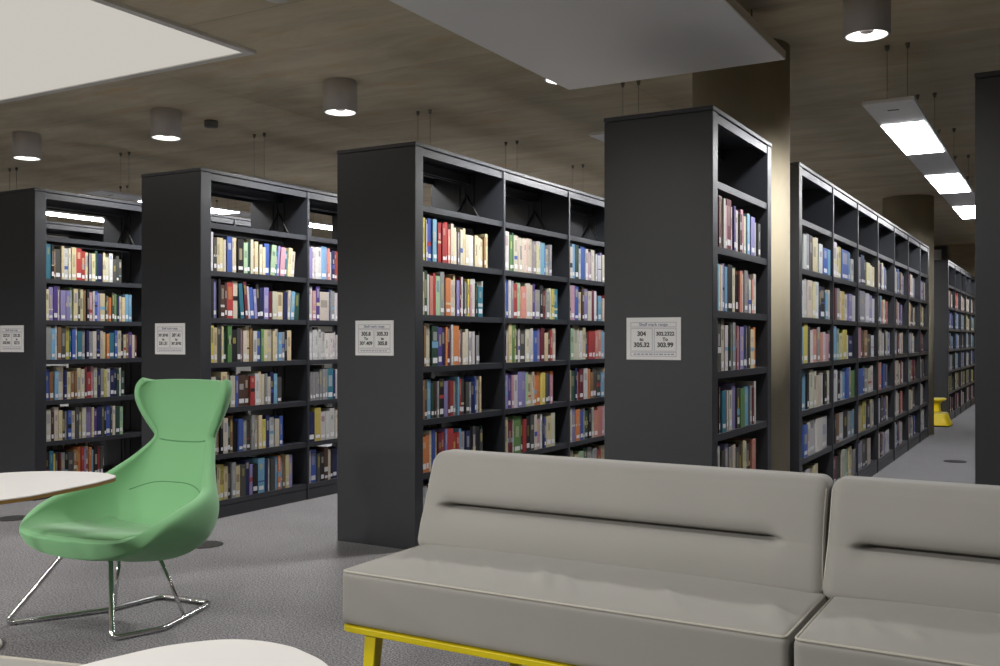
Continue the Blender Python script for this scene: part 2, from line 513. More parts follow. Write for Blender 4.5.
# rows as read off the photograph: (case, bay, shelf level, first column, last column, spines)
ROWS = [
    ('C', 0, 5, 423.0, 486.5, 'y4 w1 v2 b4 l4 w1 k1 r4 r4 r3 s3 i3 c3 w2 a2 i3 c3 i4 w3 w4 c4 i3 c4 T2 k1 c3'),
    ('C', 0, 4, 424.0, 481.0, 'c2 G3 w2 s3 r2 e4 a4 r1 o5 i4 c2 v3 m1 w3 k1 a3 y2 p2 w5 G1 t5 w1'),
    ('C', 0, 3, 424.0, 478.0, 'a2 T2 i4 k1 G6 u4 n3 o2 m3 w2 o6 p2 G1 i4 i3 w3 w3 A2 a3 k1'),
    ('C', 0, 2, 424.0, 479.0, 'T3 A3 l4 G3 B2 a2 k5 v4 m3 r4 a3 l2 r2 A5 A4 a2 n4 b2 i4 c2'),
    ('C', 0, 1, 424.0, 481.0, 'o4 o3 i2 b3 c2 m3 r3 v2 r5 r3 r3 l2 w4 n4 k2 A3 k4 A3 G1'),
    ('C', 0, 0, 424.0, 480.0, 'w4 i3 A3 b3 c4 k3 r3 i3 w3 G3 a3 c4 n3 i3'),
    ('C', 1, 5, 506.5, 549.5, 'w6 a1 g3 G2 i4 p3 i4 i4 s3 i6 a4 c3 w2 l5 b4 i3 a3'),
    ('C', 1, 4, 506.5, 557.0, 'w3 b2 w2 a2 r4 e4 s5 i4 c3 u3 a5 k3 m3 a4 w2 y3 t5'),
    ('C', 1, 3, 506.5, 554.0, 'p2 k1 w2 c3 g3 y2 A3 w2 A6 i4 w3 l2 b4 v3 m4 c4 B3 r3 i4'),
    ('C', 1, 2, 506.5, 552.0, 'v5 u3 p2 w4 v4 v4 e2 c5 i2 o4 o4 y4 A3 n2 p3 o2'),
    ('C', 1, 1, 506.5, 553.0, 'c4 m5 i1 g7 B2 r3 k4 A4 i3 p4 w2 n2 b2 c6 i4'),
    ('C', 1, 0, 506.5, 553.0, 'i4 w4 m4 b3 c4 G3 A3 i4 w3 a3 c4'),
    ('C', 2, 5, 570.5, 612.0, 'i4 l3 G4 w2 b5 w3 p2 a3 i4 w2 w4 v2 i4 a3 c4 w3'),
    ('C', 2, 4, 570.5, 612.0, 'i2 p4 b4 c4 B2 v4 i4 m3 w3 G2 l4 i4 r3 w4 c3'),
    ('C', 2, 3, 570.5, 612.0, 't2 e3 i6 w3 c3 A3 r4 r3 s3 s3 i2 l3 w3 c3 a4'),
    ('C', 2, 2, 570.5, 612.0, 'c2 G4 n2 s2 m4 w4 o2 T3 A4 A4 l3 i3 w4 k3'),
    ('C', 2, 1, 570.5, 612.0, 'i3 v3 o4 b3 a2 G3 k3 i2 s4 s4 p2 w4 c3 l3'),
    ('C', 2, 0, 570.5, 612.0, 'i4 c3 e4 G3 w4 a3 r3 c4 i4 b3'),
    ('B', 0, 5, 211.0, 295.0, 'w3 A3 c3 c3 i3 b5 i2 c3 k6 e4 G3 i3 T2 c4 i3 c3 b5 e5 t3 v2 p5 t3 c4 i4'),
    ('B', 0, 4, 211.0, 299.0, 'k3 v4 k2 B4 B2 r6 i5 t4 m3 w2 b4 v3 k3 n4 v5 m3 i5 c6 n5 i3 l4 G5'),
    ('B', 0, 3, 211.0, 290.0, 'y3 c3 A4 c2 G4 g4 k5 A4 p2 i4 c3 T3 w4 b4 g3 c4 i5 c3 i3 l4 a3 k3 c5'),
    ('B', 0, 2, 211.0, 280.0, 'i4 A4 c5 A3 i4 b2 B6 B4 r4 w4 c2 i3 a2 i3 n3 l3 A4'),
    ('B', 0, 1, 211.0, 281.0, 'c3 a4 T3 k3 i5 G3 T3 k5 b5 k1 a4 A4 a4 i4 c4 y4 n4 l2 w5 i5 b4'),
    ('B', 0, 0, 211.0, 291.0, 'm3 k3 c4 y4 c4 A3 a4 c5 A5 n4 v3 k6 l7 n4 w3 A5 l3 o3 l3 T3 c4 v4'),
    ('B', 1, 5, 308.5, 345.0, 'v4 w3 w3 w4 l6 s2 w2 n3 r4 c3 i3 a3'),
    ('B', 1, 4, 308.5, 345.0, 'w4 p3 u3 i9 b1 a3 w5 w3 c3'),
    ('B', 1, 3, 308.5, 345.0, 'w2 w2 w2 w2 w2 w2 w2 w2 w2 w2 w2 a1 w2 A4 n3'),
    ('B', 1, 2, 308.5, 345.0, 'a2 a2 a2 a2 a2 a2 a2 a2 t5 n2 w2 r5 p3'),
    ('B', 1, 1, 308.5, 345.0, 'n6 y6 w5 w4 w5 k1 i4 i5 c3'),
    ('B', 1, 0, 308.5, 345.0, 'i3 b6 A3 k4 B4 i3 k3 n5 v3 l3 w3'),
    ('A', 0, 5, 46.5, 120.0, 't5 k3 T2 A6 c3 w4 i3 c5 r6 r4 c3 a3 c4 G3 n5 c3 i4 w4 A4 A3 A3'),
    ('A', 0, 4, 46.5, 130.0, 'c3 v5 u5 w3 v6 v5 e3 c5 A3 c4 T3 k3 p4 i2 b4 v3 c6 A2 T3 o3 A3 g3 n3 i3 c4 l4 l4'),
    ('A', 0, 3, 46.5, 135.0, 'a5 l4 w2 T4 A5 y4 t2 b4 w2 t5 a4 n3 a4 i4 n4 i3 c4 o3 t6 b3 i4 k3 i3 T3 u4 i3 m2'),
    ('A', 0, 2, 46.5, 123.0, 'b4 T5 l4 i6 n3 c4 T4 T3 c4 i4 m3 r5 p3 i4 n3 a4 y3 w4 n5 n3 G3 w2 G4'),
    ('A', 0, 1, 46.5, 122.0, 'i5 B3 i4 c4 A3 i2 b4 i4 A4 c3 i4 v6 c2 u3 n5 A3 k2 b5 A2 i3 G5 e4'),
    ('A', 0, 0, 46.5, 102.0, 'B3 t4 y2 A4 m2 a4 k3 A5 T3 y2 o3 r3 v2 c3 o3 l2 k4 r3 A3'),
    ('D', 0, 5, 718.5, 757.0, 'k3 m2 i3 w2 p2 m5 w2 u2 w5 B3 p3 i3 l3 w2 v5 w3 A3'),
    ('D', 0, 4, 718.5, 754.0, 'l3 c2 w2 v2 l3 k5 i3 G2 k3 s3 w2 a4 u2 i3 s2 B2 i3'),
    ('D', 0, 3, 718.5, 752.5, 'm2 A4 i3 w3 k2 e2 a3 m2 p3 v4 n3 a2 A2 c4 o2'),
    ('D', 0, 2, 718.5, 752.5, 'i3 B1 p2 t4 m3 w2 i3 v4 A3 g5 n2 l5 a2 m2 w2'),
    ('D', 0, 1, 718.5, 752.0, 'w3 i3 A3 v3 a3 i3 A4 B3 c2 i2 A5 s4'),
    ('E', 0, 5, 803.0, 828.0, 'k3 w3 a3 A3 c4 i3 w4 b5 l3'),
    ('E', 0, 4, 803.0, 828.5, 'w5 w2 i5 c3 w4 n2 k6 l3 i2'),
    ('E', 0, 3, 803.0, 829.0, 'l3 y4 A3 w3 s4 a3 s3 w3 p4 A2'),
    ('E', 0, 2, 803.0, 827.0, 'n1 l6 k2 i4 i3 i5 w4 k3 i3'),
    ('E', 0, 1, 803.0, 825.5, 'n3 b4 i3 w6 w6 w6'),
    ('E', 0, 0, 803.0, 815.0, 'A4 w3 i3 c3'),
    ('E', 1, 5, 834.5, 852.0, 'w5 c3 y3 b8 l3 w3'),
    ('E', 1, 4, 834.5, 853.0, 'v3 m2 a3 c4 y3 w3 v4 w4'),
    ('E', 1, 3, 834.5, 852.0, 'l5 b2 e3 c4 y5 w3 n6'),
    ('E', 1, 2, 834.5, 852.0, 'w7 k3 w4 l3 b3 a2 g5'),
    ('E', 1, 1, 834.5, 854.0, 'l3 k2 T4 w6 k5 a4 l3 w2'),
    ('E', 1, 0, 834.5, 856.0, 'm5 k6 i3 e3 a4 c4 a4'),
    ('E', 2, 5, 859.0, 873.5, 'w3 a2 n4 A3 c5 i4 c3'),
    ('E', 2, 4, 859.0, 874.0, 'A3 a5 w4 v4 w3'),
    ('E', 2, 3, 859.0, 873.0, 'p4 A3 T3 A5 w3'),
    ('E', 2, 2, 859.0, 872.0, 'w2 b5 G2 a3 i4 w3'),
    ('E', 2, 1, 859.0, 873.0, 'i2 c5 y4 n4 c2 w4'),
    ('E', 2, 0, 859.0, 868.5, 'v5 a3 A4 k3 i5'),
]
rnd = random.Random(7)
MUTED = 'wwwiiccaaAAknvlsmTbi'
for bay in range(3, 7):
    x0, x1 = starts['E'][bay]
    for lev in range(6):
        toks, n = [], rnd.randint(8, 11) if bay < 6 else rnd.randint(5, 7)
        for _ in range(n):
            toks.append(rnd.choice(MUTED) + str(rnd.randint(2, 5)))
        ROWS.append(('E', bay, lev, None, 0.62 + 0.16 * rnd.random(), ' '.join(toks)))
FARP = {5: 'waiwwsAi', 4: 'blwcybab', 3: 'lnakwabA', 2: 'wablAmaw', 1: 'ygiAcwyk', 0: 'mgkiTmpk'}
for bay in range(5):
    for lev in range(6):
        toks = [rnd.choice(FARP[lev]) + str(rnd.randint(3, 6)) for _ in range(rnd.randint(9, 12))]
        if (bay, lev) == (1, 5):
            toks = ['r5', 'r5', 's4', 'r5', 's4', 'r5', 'w3', 'a4', 'w4']
        if (bay, lev) == (0, 1):
            toks = ['y6', 'y4', 'A4', 'y4', 'A4', 'g3', 'w4', 'k4']
        ROWS.append(('F', bay, lev, None, 0.72 + 0.15 * rnd.random(), ' '.join(toks)))

LEANS = {('B', 0, 5): [(17, 24, 5.0)], ('B', 0, 4): [(7, 13, -5.0), (19, 22, 4.0)], ('A', 0, 2): []}
CASE_NAME = {'A': 'case behind white tabletop', 'B': 'case behind green chair', 'C': 'case beyond sofa end',
             'D': 'case before first column', 'E': 'long case beyond column', 'F': 'far-end case'}


def add_book(mb, t, h, d, col, key, rng, mat=None, flip=1):
    """One upright book; spine at x = 0 facing +X (or -X when flip = -1), thickness along Y."""
    def bx(x0, x1, y0, y1, z0, z1, c):
        if flip < 0:
            x0, x1 = -x1, -x0
        mb.box(x0, x1, y0, y1, z0, z1, c, mat)
    k = min(0.0016, t * 0.2)
    j = 1 + rng.uniform(-0.12, 0.12)
    c = tuple(min(0.9, max(0.004, a * j * (1 + rng.uniform(-0.05, 0.05)))) for a in col[:3]) + (1,)
    bx(-d + 0.003, -0.003, k, t - k, 0.003, h - 0.004, PAGES)
    bx(-d, -0.002, 0, k, 0, h, c)
    bx(-d, -0.002, t - k, t, 0, h, c)
    bx(-0.003, 0, k * 0.5, t - k * 0.5, 0, h, c)
    dark = sum(col[:3]) / 3 < 0.28
    if t > 0.008:
        if rng.random() < 0.62:                     # printed title block on the spine
            z1 = h * rng.uniform(0.70, 0.93); z0 = z1 - h * rng.uniform(0.12, 0.42)
            ink = rng.choice([LIN['i'], LIN['w'], LIN['c'], LIN['y']]) if dark else rng.choice([LIN['k'], LIN['n'], LIN['m'], LIN['A'], LIN['b'], LIN['G']])
            mixf = rng.uniform(0.25, 0.6)
            ic = tuple(a * (1 - mixf) + b * mixf for a, b in zip(c[:3], ink[:3])) + (1,)
            w = t * rng.uniform(0.18, 0.32)
            bx(-0.002, 0.0004, t / 2 - w, t / 2 + w, z0, z1, ic)
        if rng.random() < 0.18:                     # band across the spine
            z0 = h * rng.uniform(0.25, 0.5)
            bx(-0.002, 0.0003, k, t - k, z0, z0 + h * rng.uniform(0.03, 0.16), rng.choice([LIN['w'], LIN['b'], LIN['r'], LIN['c'], LIN['k'], LIN['l']]))
    if rng.random() < 0.76:                         # shelf-mark sticker
        z0 = 0.014 + rng.uniform(0, 0.008)
        bx(-0.002, 0.0007, t * 0.16, t * 0.84, z0, z0 + rng.uniform(0.018, 0.034), LABEL)


rng = random.Random(21)
cand = []                                           # every book of a visible row
for (cs, bay, lev, p0, p1, spec) in ROWS:
    xf = cases[cs][0]
    a, b = starts[cs][bay]
    toks = [(t[0], float(t[1:])) for t in spec.split()]
    ya = a + 0.006
    if p0 is None:
        yb = a + (b - a) * p1
    else:
        yb = min(y_on_face(xf - 0.03, p1), b - 0.01)
    tot = sum(w for _, w in toks)
    leans = LEANS.get((cs, bay, lev), [])
    extra = sum(0.024 for _ in leans)
    sc = (yb - ya - extra) / tot
    hbase = rng.uniform(0.205, 0.222)
    y = ya
    same = None
    for i, (key, w) in enumerate(toks):
        ang = 0
        for (l0, l1, an) in leans:
            if l0 <= i < l1:
                ang = an
            if (i == l0 and an < 0) or (i == l1 and an > 0):
                y += 0.024 if an < 0 else 0
            if i == l0 and an > 0:
                y += 0.0
            if i == l1 and an < 0:
                y += 0.0
        t = w * sc
        drift = 0.020 * math.cos(i / len(toks) * math.pi) * (1 if lev >= 3 else 0.3)
        if same and same[0] == key and key in 'wavrc' and abs(same[1] - w) <= 1 and rng.random() < 0.8:
            h = same[2]
        else:
            h = max(0.165, min(0.245, hbase + drift + rng.uniform(-0.022, 0.020)))
        same = (key, w, h)
        d = max(0.11, min(0.19, h * rng.uniform(0.64, 0.76)))
        xs = xf - 0.010 - rng.uniform(0, 0.016) * (1 if rng.random() < 0.7 else 0.3)
        ym, zm = y + t / 2, LEV[lev] + h / 2
        px, py, z = project(xs, ym, zm)
        pxa, _, _ = project(xs, y, zm); pxb, _, _ = project(xs, y + t, zm)
        area = abs(pxb - pxa) * F_PX * h / z
        # hidden behind the sofa, chair, table, the next bookcase or outside the frame
        hid = px < 2
        top = py - F_PX * h / z / 2
        if px > 425:
            sofa = 452 + (px - 437) * 0.066
            if top > sofa - 3: hid = True
            elif py > sofa: area *= 0.4
        if cs == 'B' and bay == 0:
            edge = 232 if py < 400 else (226 if py < 430 else 219)
            if py > 385 and px < edge - 2: hid = True
        if cs == 'B' and px > 336: hid = True
        if cs == 'C' and px > 601: hid = True
        if cs == 'A' and (py > 462 or px > 140): area *= 0.3
        if cs in 'EF' and px > 973: hid = True
        cand.append(dict(cs=cs, bay=bay, lev=lev, i=i, n=len(toks), key=key, t=t * 0.985, h=h, d=d, x=xs, y=y, ang=ang,
                         area=0 if hid else area, seed=rng.randint(0, 10 ** 9)))
        y += t
order = sorted(range(len(cand)), key=lambda q: -cand[q]['area'])
single = set(q for q in order[:300] if cand[q]['area'] > 0)

mass = MB()
for q, bk in enumerate(cand):
    r = random.Random(bk['seed'])
    z0 = LEV[bk['lev']]
    if bk['ang']:
        an = -R(bk['ang'])
        piv = bk['t'] if bk['ang'] > 0 else 0.0
        m = Matrix.Translation((0, piv, 0)) @ Matrix.Rotation(an, 4, 'X') @ Matrix.Translation((0, -piv, 0))
        # keep the lower edge on the shelf
    else:
        m = Matrix.Identity(4)
    if q in single:
        mb = MB()
        add_book(mb, bk['t'], bk['h'], bk['d'], LIN[bk['key']], bk['key'], r, m)
        zmin = min(v.z for v in mb.v)
        o = mb.build('book', M['book'], colors=True, loc=(bk['x'], bk['y'], z0 - zmin + 0.0002))
        row = ORD[5 - bk['lev']]
        lab = '%s book %s from near end, %s book shelf down, %s bay, %s' % (
            NAMES[bk['key']], ORD[bk['i']], row, ORD[bk['bay']], CASE_NAME[bk['cs']])
        tag(o, lab, 'book', 'library books on the bookcase shelves')
    else:
        add_book(mass, bk['t'], bk['h'], bk['d'], LIN[bk['key']], bk['key'], r, Matrix.Translation((bk['x'], bk['y'], z0 + 0.0002)) @ m)
# the rows on the other face of the bookcases, seen in slivers through the shelves
r2 = random.Random(5)
for cs, bays in (('A', (0, 1)), ('B', (0, 1)), ('C', (0, 1, 2))):
    xb = cases[cs][0] - DEEP
    for bay in bays:
        a, b = starts[cs][bay]
        for lev in range(6):
            y = a + 0.01
            stop = a + (b - a) * r2.uniform(0.5, 0.85)
            while y < stop:
                t = r2.uniform(0.014, 0.042); h = r2.uniform(0.18, 0.24)
                key = r2.choice('wwiiccvlbrkAaGTs')
                add_book(mass, t * 0.985, h, h * 0.66, LIN[key], key, r2, Matrix.Translation((xb + 0.03, y, LEV[lev] + 0.0002)), flip=-1)
                y += t
o = mass.build('shelved_books', M['book'], colors=True)
tag(o, 'smaller-looking library books filling the farther bays and far sides of the bookcases', 'books', None, 'stuff')


# ------------------------------------------------------------------ shelf-mark signs
def text_into(mb_name, s, size, x, z, mat, parent, bold=False, align='CENTER'):
    cu = bpy.data.curves.new('lettering', 'FONT')
    cu.body = s; cu.size = size; cu.align_x = align; cu.align_y = 'CENTER'
    cu.extrude = 0.0003
    cu.offset = 0.0012 * size / 0.03 if bold else 0
    tmp = bpy.data.objects.new('tmp', cu)
    COL.objects.link(tmp)
    dg = bpy.context.evaluated_depsgraph_get()
    me = bpy.data.meshes.new_from_object(tmp.evaluated_get(dg))
    bpy.data.objects.remove(tmp)
    o = bpy.data.objects.new(mb_name, me)
    COL.objects.link(o)
    me.materials.clear(); me.materials.append(mat)
    o.parent = parent
    o.location = (x, -0.0042, z)
    o.rotation_euler = (R(90), 0, 0)
    return o


def sign(xf, y0, zc, xoff, left, right, label, w=0.30, h=0.20, words=True):
    root = empty('shelf_mark_sign', (xf - DEEP / 2 + xoff, y0 - 0.0005, zc))
    tag(root, label, 'sign', 'shelf-mark signs on the bookcase ends')
    MB().box(-w / 2, w / 2, -0.004, 0, -h / 2, h / 2).build('sign_sheet', M['paper'], root, bevel=0.001)
    rl = MB()
    def rect(x0, x1, z0, z1, t=0.0016):
        for (a, b, c, d) in ((x0, x1, z0, z0 + t), (x0, x1, z1 - t, z1), (x0, x0 + t, z0, z1), (x1 - t, x1, z0, z1)):
            rl.box(a, b, -0.0046, -0.0038, c, d)
    iw = w / 2 - 0.022
    rect(-iw, iw, h / 2 - 0.045, h / 2 - 0.022)
    rect(-iw, -0.004, -h / 2 + 0.040, h / 2 - 0.050)
    rect(0.004, iw, -h / 2 + 0.040, h / 2 - 0.050)
    rect(-iw, iw, -h / 2 + 0.016, -h / 2 + 0.036)
    rl.build('ruled_border', M['rule'], root)
    text_into('heading', 'Shelf mark range', 0.021, 0, h / 2 - 0.0335, M['blue_ink'], root)
    for cx, ls in ((-iw / 2 - 0.002, left), (iw / 2 + 0.002, right)):
        for k, s in enumerate(ls):
            big = max(0.019, min(0.029, 0.029 * 6.6 / max(6.6, len(s))))
            text_into('lettering', s, big if k != 1 else 0.022, cx, 0.022 - 0.026 * k, M['ink'], root, True)
    ft = MB(); xx = -iw + 0.016; rr = random.Random(3)
    while xx < iw - 0.02:                             # small print too fine to read
        l = rr.uniform(0.008, 0.022)
        ft.box(xx, min(xx + l, iw - 0.012), -0.0046, -0.0038, -h / 2 + 0.0235, -h / 2 + 0.0285)
        xx += l + 0.005
    ft.build('small_print', M['rule'], root)
    return root


sign(XD, YS, 1.140, -0.016, ('304', 'to', '305.32'), ('302.2322', 'To', '303.99'), 'white shelf-mark sign reading 304 on the bookcase before the first column', 0.270, 0.198)
sign(XC, YS, 1.143, -0.004, ('305.8', 'To', '306.409'), ('305.33', 'to', '305.8'), 'white shelf-mark sign on the bookcase end beyond the sofa end', 0.262, 0.193)
sign(XB, YS, 1.138, 0.000, ('306.8743', 'to', '331.31'), ('306.41', 'to', '306.8742'), 'white shelf-mark sign on the bookcase end behind the green chair', 0.272, 0.197)
sign(XA, YS, 1.138, 0.012, ('327.51', 'to', '330.942'), ('331.32', 'to', '327.5'), 'white shelf-mark sign on the bookcase end above the white tabletop', 0.272, 0.190)
sign(XD, 14.50, 1.10, -0.095, ('', '', ''), ('', '', ''), 'small white sign on the far bookcase end above the yellow stool', 0.20, 0.22)


# ------------------------------------------------------------------ ceiling fittings
def downlight(x, y, label, power=60, cone=140):
    root = empty('downlight', (x, y, CEIL))
    tag(root, label, 'ceiling light', 'cylindrical downlights on the concrete ceiling')
    r, h = 0.110, 0.203
    MB().lathe([(0.096, -h + 0.050), (0.099, -h + 0.050), (0.099, -h), (r, -h), (r, -0.012), (r - 0.006, -0.006), (r - 0.006, 0)], 48, caps=False).build('can', M['can'], root)
    MB().lathe([(0.097, -h + 0.004), (0.097, -h - 0.003), (r - 0.001, -h - 0.003), (r - 0.001, -h - 0.0005)], 48, caps=False).build('trim_ring', M['can_trim'], root)
    rfm = MB(); n = 48
    prof = [(0.0965, -h - 0.001), (0.092, -h + 0.02), (0.083, -h + 0.048)]
    for (rr, zz) in prof:
        for k in range(n):
            t = 2 * math.pi * k / n
            rfm.v.append(Vector((rr * math.cos(t), rr * math.sin(t), zz)))
    for i in range(2):
        for k in range(n):
            q = (k + 1) % n
            rfm.face([i * n + k, (i + 1) * n + k, (i + 1) * n + q, i * n + q], None, True)
    rfm.build('reflector', M['reflector'], root)
    MB().lathe([(0.083, -h + 0.0485), (0.083, -h + 0.0475)], 40).build('lens', M['spot'], root)
    MB().lathe([(0.034, -h + 0.046), (0.034, -h + 0.020), (0.026, -h + 0.014)], 24).build('lamp_cap', M['can'], root)
    l = bpy.data.lights.new('downlight_beam', 'SPOT')
    l.energy = power; l.spot_size = R(cone); l.spot_blend = 0.8 if cone < 150 else 0.35; l.shadow_soft_size = 0.09; l.color = (1.0, 0.985, 0.955)
    lo = bpy.data.objects.new('downlight_beam', l); COL.objects.link(lo)
    lo.parent = root; lo.location = (0, 0, -h - 0.02)
    return root


DLY = 5.06
for x, lab in ((-4.13, 'cylindrical downlight above the bookcase whose end reaches the carpet'),
               (-5.77, 'cylindrical downlight above the bookcase behind the green chair, sensor beside it'),
               (-7.42, 'cylindrical downlight over the bookcase behind the white tabletop'),
               (-0.85, 'cylindrical downlight near the linear luminaire, cut by the top of the frame'),
               (-2.505, 'cylindrical downlight mostly hidden behind the hanging white raft')):
    downlight(x, DLY, lab, {-0.85: 170, -2.505: 330, -4.13: 220}.get(x, 180))
# unseen downlights of the same fitting, added to brighten the seating area
for x, y, pw in ((-2.49, 1.78, 62), (-0.85, 1.78, 54), (0.79, 1.78, 36), (-7.42, -1.5, 520), (-5.77, -1.5, 480), (-4.13, -1.5, 360), (-2.49, -1.5, 230),
                 (-0.85, -1.5, 110)):
    downlight(x, y, 'cylindrical downlight added out of view to brighten the seating area', pw * 0.72, 168)


def luminaire(xc, y0, label, nl=3):
    root = empty('linear_luminaire', (xc, y0, 2.42))
    tag(root, label, 'ceiling light', 'suspended linear luminaires over the aisles')
    w = 0.265
    L = 0.61 + nl * 1.06 + (nl - 1) * 1.06 + 0.22
    MB().box(-w / 2, w / 2, 0, L, 0, 0.016).build('housing', M['lum'], root, bevel=0.002)
    MB().box(-w / 2, w / 2, -0.006, 0, 0.0, 0.017).build('end_cap', M['lum_edge'], root)
    MB().box(-0.03, 0.03, 0.2, 0.218, -0.002, 0.0).build('indicator', M['dark_frame'], root)
    for k in range(nl):
        a = 0.61 + k * 2.12
        MB().box(-w / 2 + 0.008, w / 2 - 0.020, a, a + 1.06, -0.004, 0.0).build('light_panel', M['glow'], root)
    for k in range(5):
        for s in (-0.055, 0.055):
            yy = 0.36 + 1.32 * k
            c = MB().tube([(s, yy, 0.016), (s, yy, CEIL - 2.42)], 0.0014, 6)
            c.lathe([(0.009, CEIL - 2.42 - 0.03), (0.014, CEIL - 2.42)], 12, s, yy)
            c.build('hanging_cable', M['cable'], root)
    return root


LX = -0.845
for k, lab in enumerate(('linear luminaire over the aisle in front of the long bookcase',
                         'linear luminaire whose tip shows left of the sign 304 bookcase',
                         'linear luminaire over the aisle behind the sofa-end bookcase',
                         'linear luminaire seen through the bookcase behind the green chair',
                         'linear luminaire tip showing just above the bookcase behind the white tabletop',
                         'bright lit strip seen through the top of the bookcase behind the white tabletop')):
    luminaire(LX - PITCH * k, 5.66, lab)

luminaire(LX, 14.2, 'added linear luminaire farther down the aisle, hidden beyond the dark bookcase end', 2)  # unseen fitting added to brighten the far end of the aisle

# hanging white raft
rf = empty('ceiling_raft', (-1.9, 3.8, 2.593))
tag(rf, 'large white acoustic raft hanging under the concrete ceiling', 'ceiling raft')
MB().box(-0.625, 0.622, -1.35, 1.38, 0, 0.045).build('raft_board', M['raft'], rf, bevel=0.002)
MB().box(0.622, 0.628, -1.35, 1.38, 0.001, 0.045).build('edge_band', M['raft_edge'], rf)
for sx in (-0.5, 0.5):
    for sy in (-1.1, 1.2):
        MB().tube([(sx, sy, 0.045), (sx, sy, CEIL - 2.593)], 0.004, 8).build('hanger_rod', M['cable'], rf)

# white ceiling panel with grey frame, its brightness put in as even emission
lp = empty('luminous_ceiling_panel', (-4.115, 4.27, CEIL))
tag(lp, 'large white ceiling panel with thin grey frame, given an even glow', 'ceiling light')
PW, PD, FW = 3.2, 2.9, 0.05
MB().box(-PW + FW, -FW, -PD + FW, -FW, -0.012, -0.002).build('light_panel', M['soft'], lp)
f = MB()
f.box(-PW, 0, -FW, 0, -0.02, 0).box(-PW, 0, -PD, -PD + FW, -0.02, 0).box(-FW, 0, -PD + FW, -FW, -0.02, 0).box(-PW, -PW + FW, -PD + FW, -FW, -0.02, 0)
f.build('panel_frame', M['alu'], lp)

# small ceiling devices
o = MB().lathe([(0.018, -0.052), (0.050, -0.050), (0.052, -0.02), (0.052, 0)], 32).build('motion_sensor', M['sensor'], loc=(-5.75, 5.48, CEIL + 0.002))
tag(o, 'small grey ceiling sensor beside a cylindrical downlight', 'sensor')
o = MB().lathe([(0.030, -0.055), (0.055, -0.05), (0.065, -0.03), (0.07, 0)], 32).build('smoke_detector', M['lum_edge'], loc=(-3.31, 3.57, CEIL + 0.002))
tag(o, 'pale round ceiling detector at the upper edge, beyond the luminous panel', 'smoke detector')

# floor boxes
def floor_pt(px, py, Z=0.0):
    z = F_PX * (CAM_Z - Z) / (py - HZ); x = (px - 500) / F_PX * z
    return C30 * x - S30 * z, S30 * x + C30 * z
for px, py, lab in ((205, 544.8, 'round dark floor box in the carpet behind the green chair'),
                    (13, 518.5, 'round dark floor box in the carpet under the edge of the white tabletop'),
                    (955, 461.5, 'round dark floor box in the aisle of the long bookcase')):
    x, y = floor_pt(px, py)
    o = empty('floor_box', (x, y, 0))
    tag(o, lab, 'floor box', 'round floor boxes in the carpet')
    MB().lathe([(0.098, 0.0), (0.098, 0.003), (0.090, 0.005)], 40).build('rim', M['floor_box'], o)
    MB().box(-0.045, 0.045, -0.03, 0.03, 0.005, 0.0062).build('cable_flap', M['floor_box'], o)

# ------------------------------------------------------------------ sofa
def rounded_box(x0, x1, y0, y1, z0, z1, r, step, fn=None, zstep=None):
    """Closed rounded cushion as a dense quad grid; fn displaces each point."""
    mb = MB()
    cache = {}
    def axis(a, b, step=step):
        n = max(2, int(round((b - a) / step)))
        core = [a + (b - a) * i / n for i in range(n + 1)]
        fine = sorted(set([a + r * q for q in (0, 0.15, 0.4, 0.7, 1)] + [b - r * q for q in (0, 0.15, 0.4, 0.7, 1)] + [c for c in core if a + r < c < b - r]))
        return fine
    ax, ay, az = axis(x0, x1), axis(y0, y1), axis(z0, z1, zstep or step)
    def vid(x, y, z):
        k = (round(x, 6), round(y, 6), round(z, 6))
        if k not in cache:
            p = Vector((x, y, z))
            q = Vector((min(max(x, x0 + r), x1 - r), min(max(y, y0 + r), y1 - r), min(max(z, z0 + r), z1 - r)))
            d = p - q
            if d.length > 1e-9:
                p = q + d.normalized() * r
            if fn:
                p = fn(p, (x, y, z))
            cache[k] = len(mb.v); mb.v.append(p)
        return cache[k]
    def sheet(u, v, f, flip):
        for i in range(len(u) - 1):
            for j in range(len(v) - 1):
                q = [vid(*f(u[i], v[j])), vid(*f(u[i + 1], v[j])), vid(*f(u[i + 1], v[j + 1])), vid(*f(u[i], v[j + 1]))]
                mb.face(q[::-1] if flip else q, None, True)
    sheet(ax, ay, lambda a, b: (a, b, z0), True); sheet(ax, ay, lambda a, b: (a, b, z1), False)
    sheet(ax, az, lambda a, b: (a, y0, b), False); sheet(ax, az, lambda a, b: (a, y1, b), True)
    sheet(ay, az, lambda a, b: (x0, a, b), True); sheet(ay, az, lambda a, b: (x1, a, b), False)
    return mb


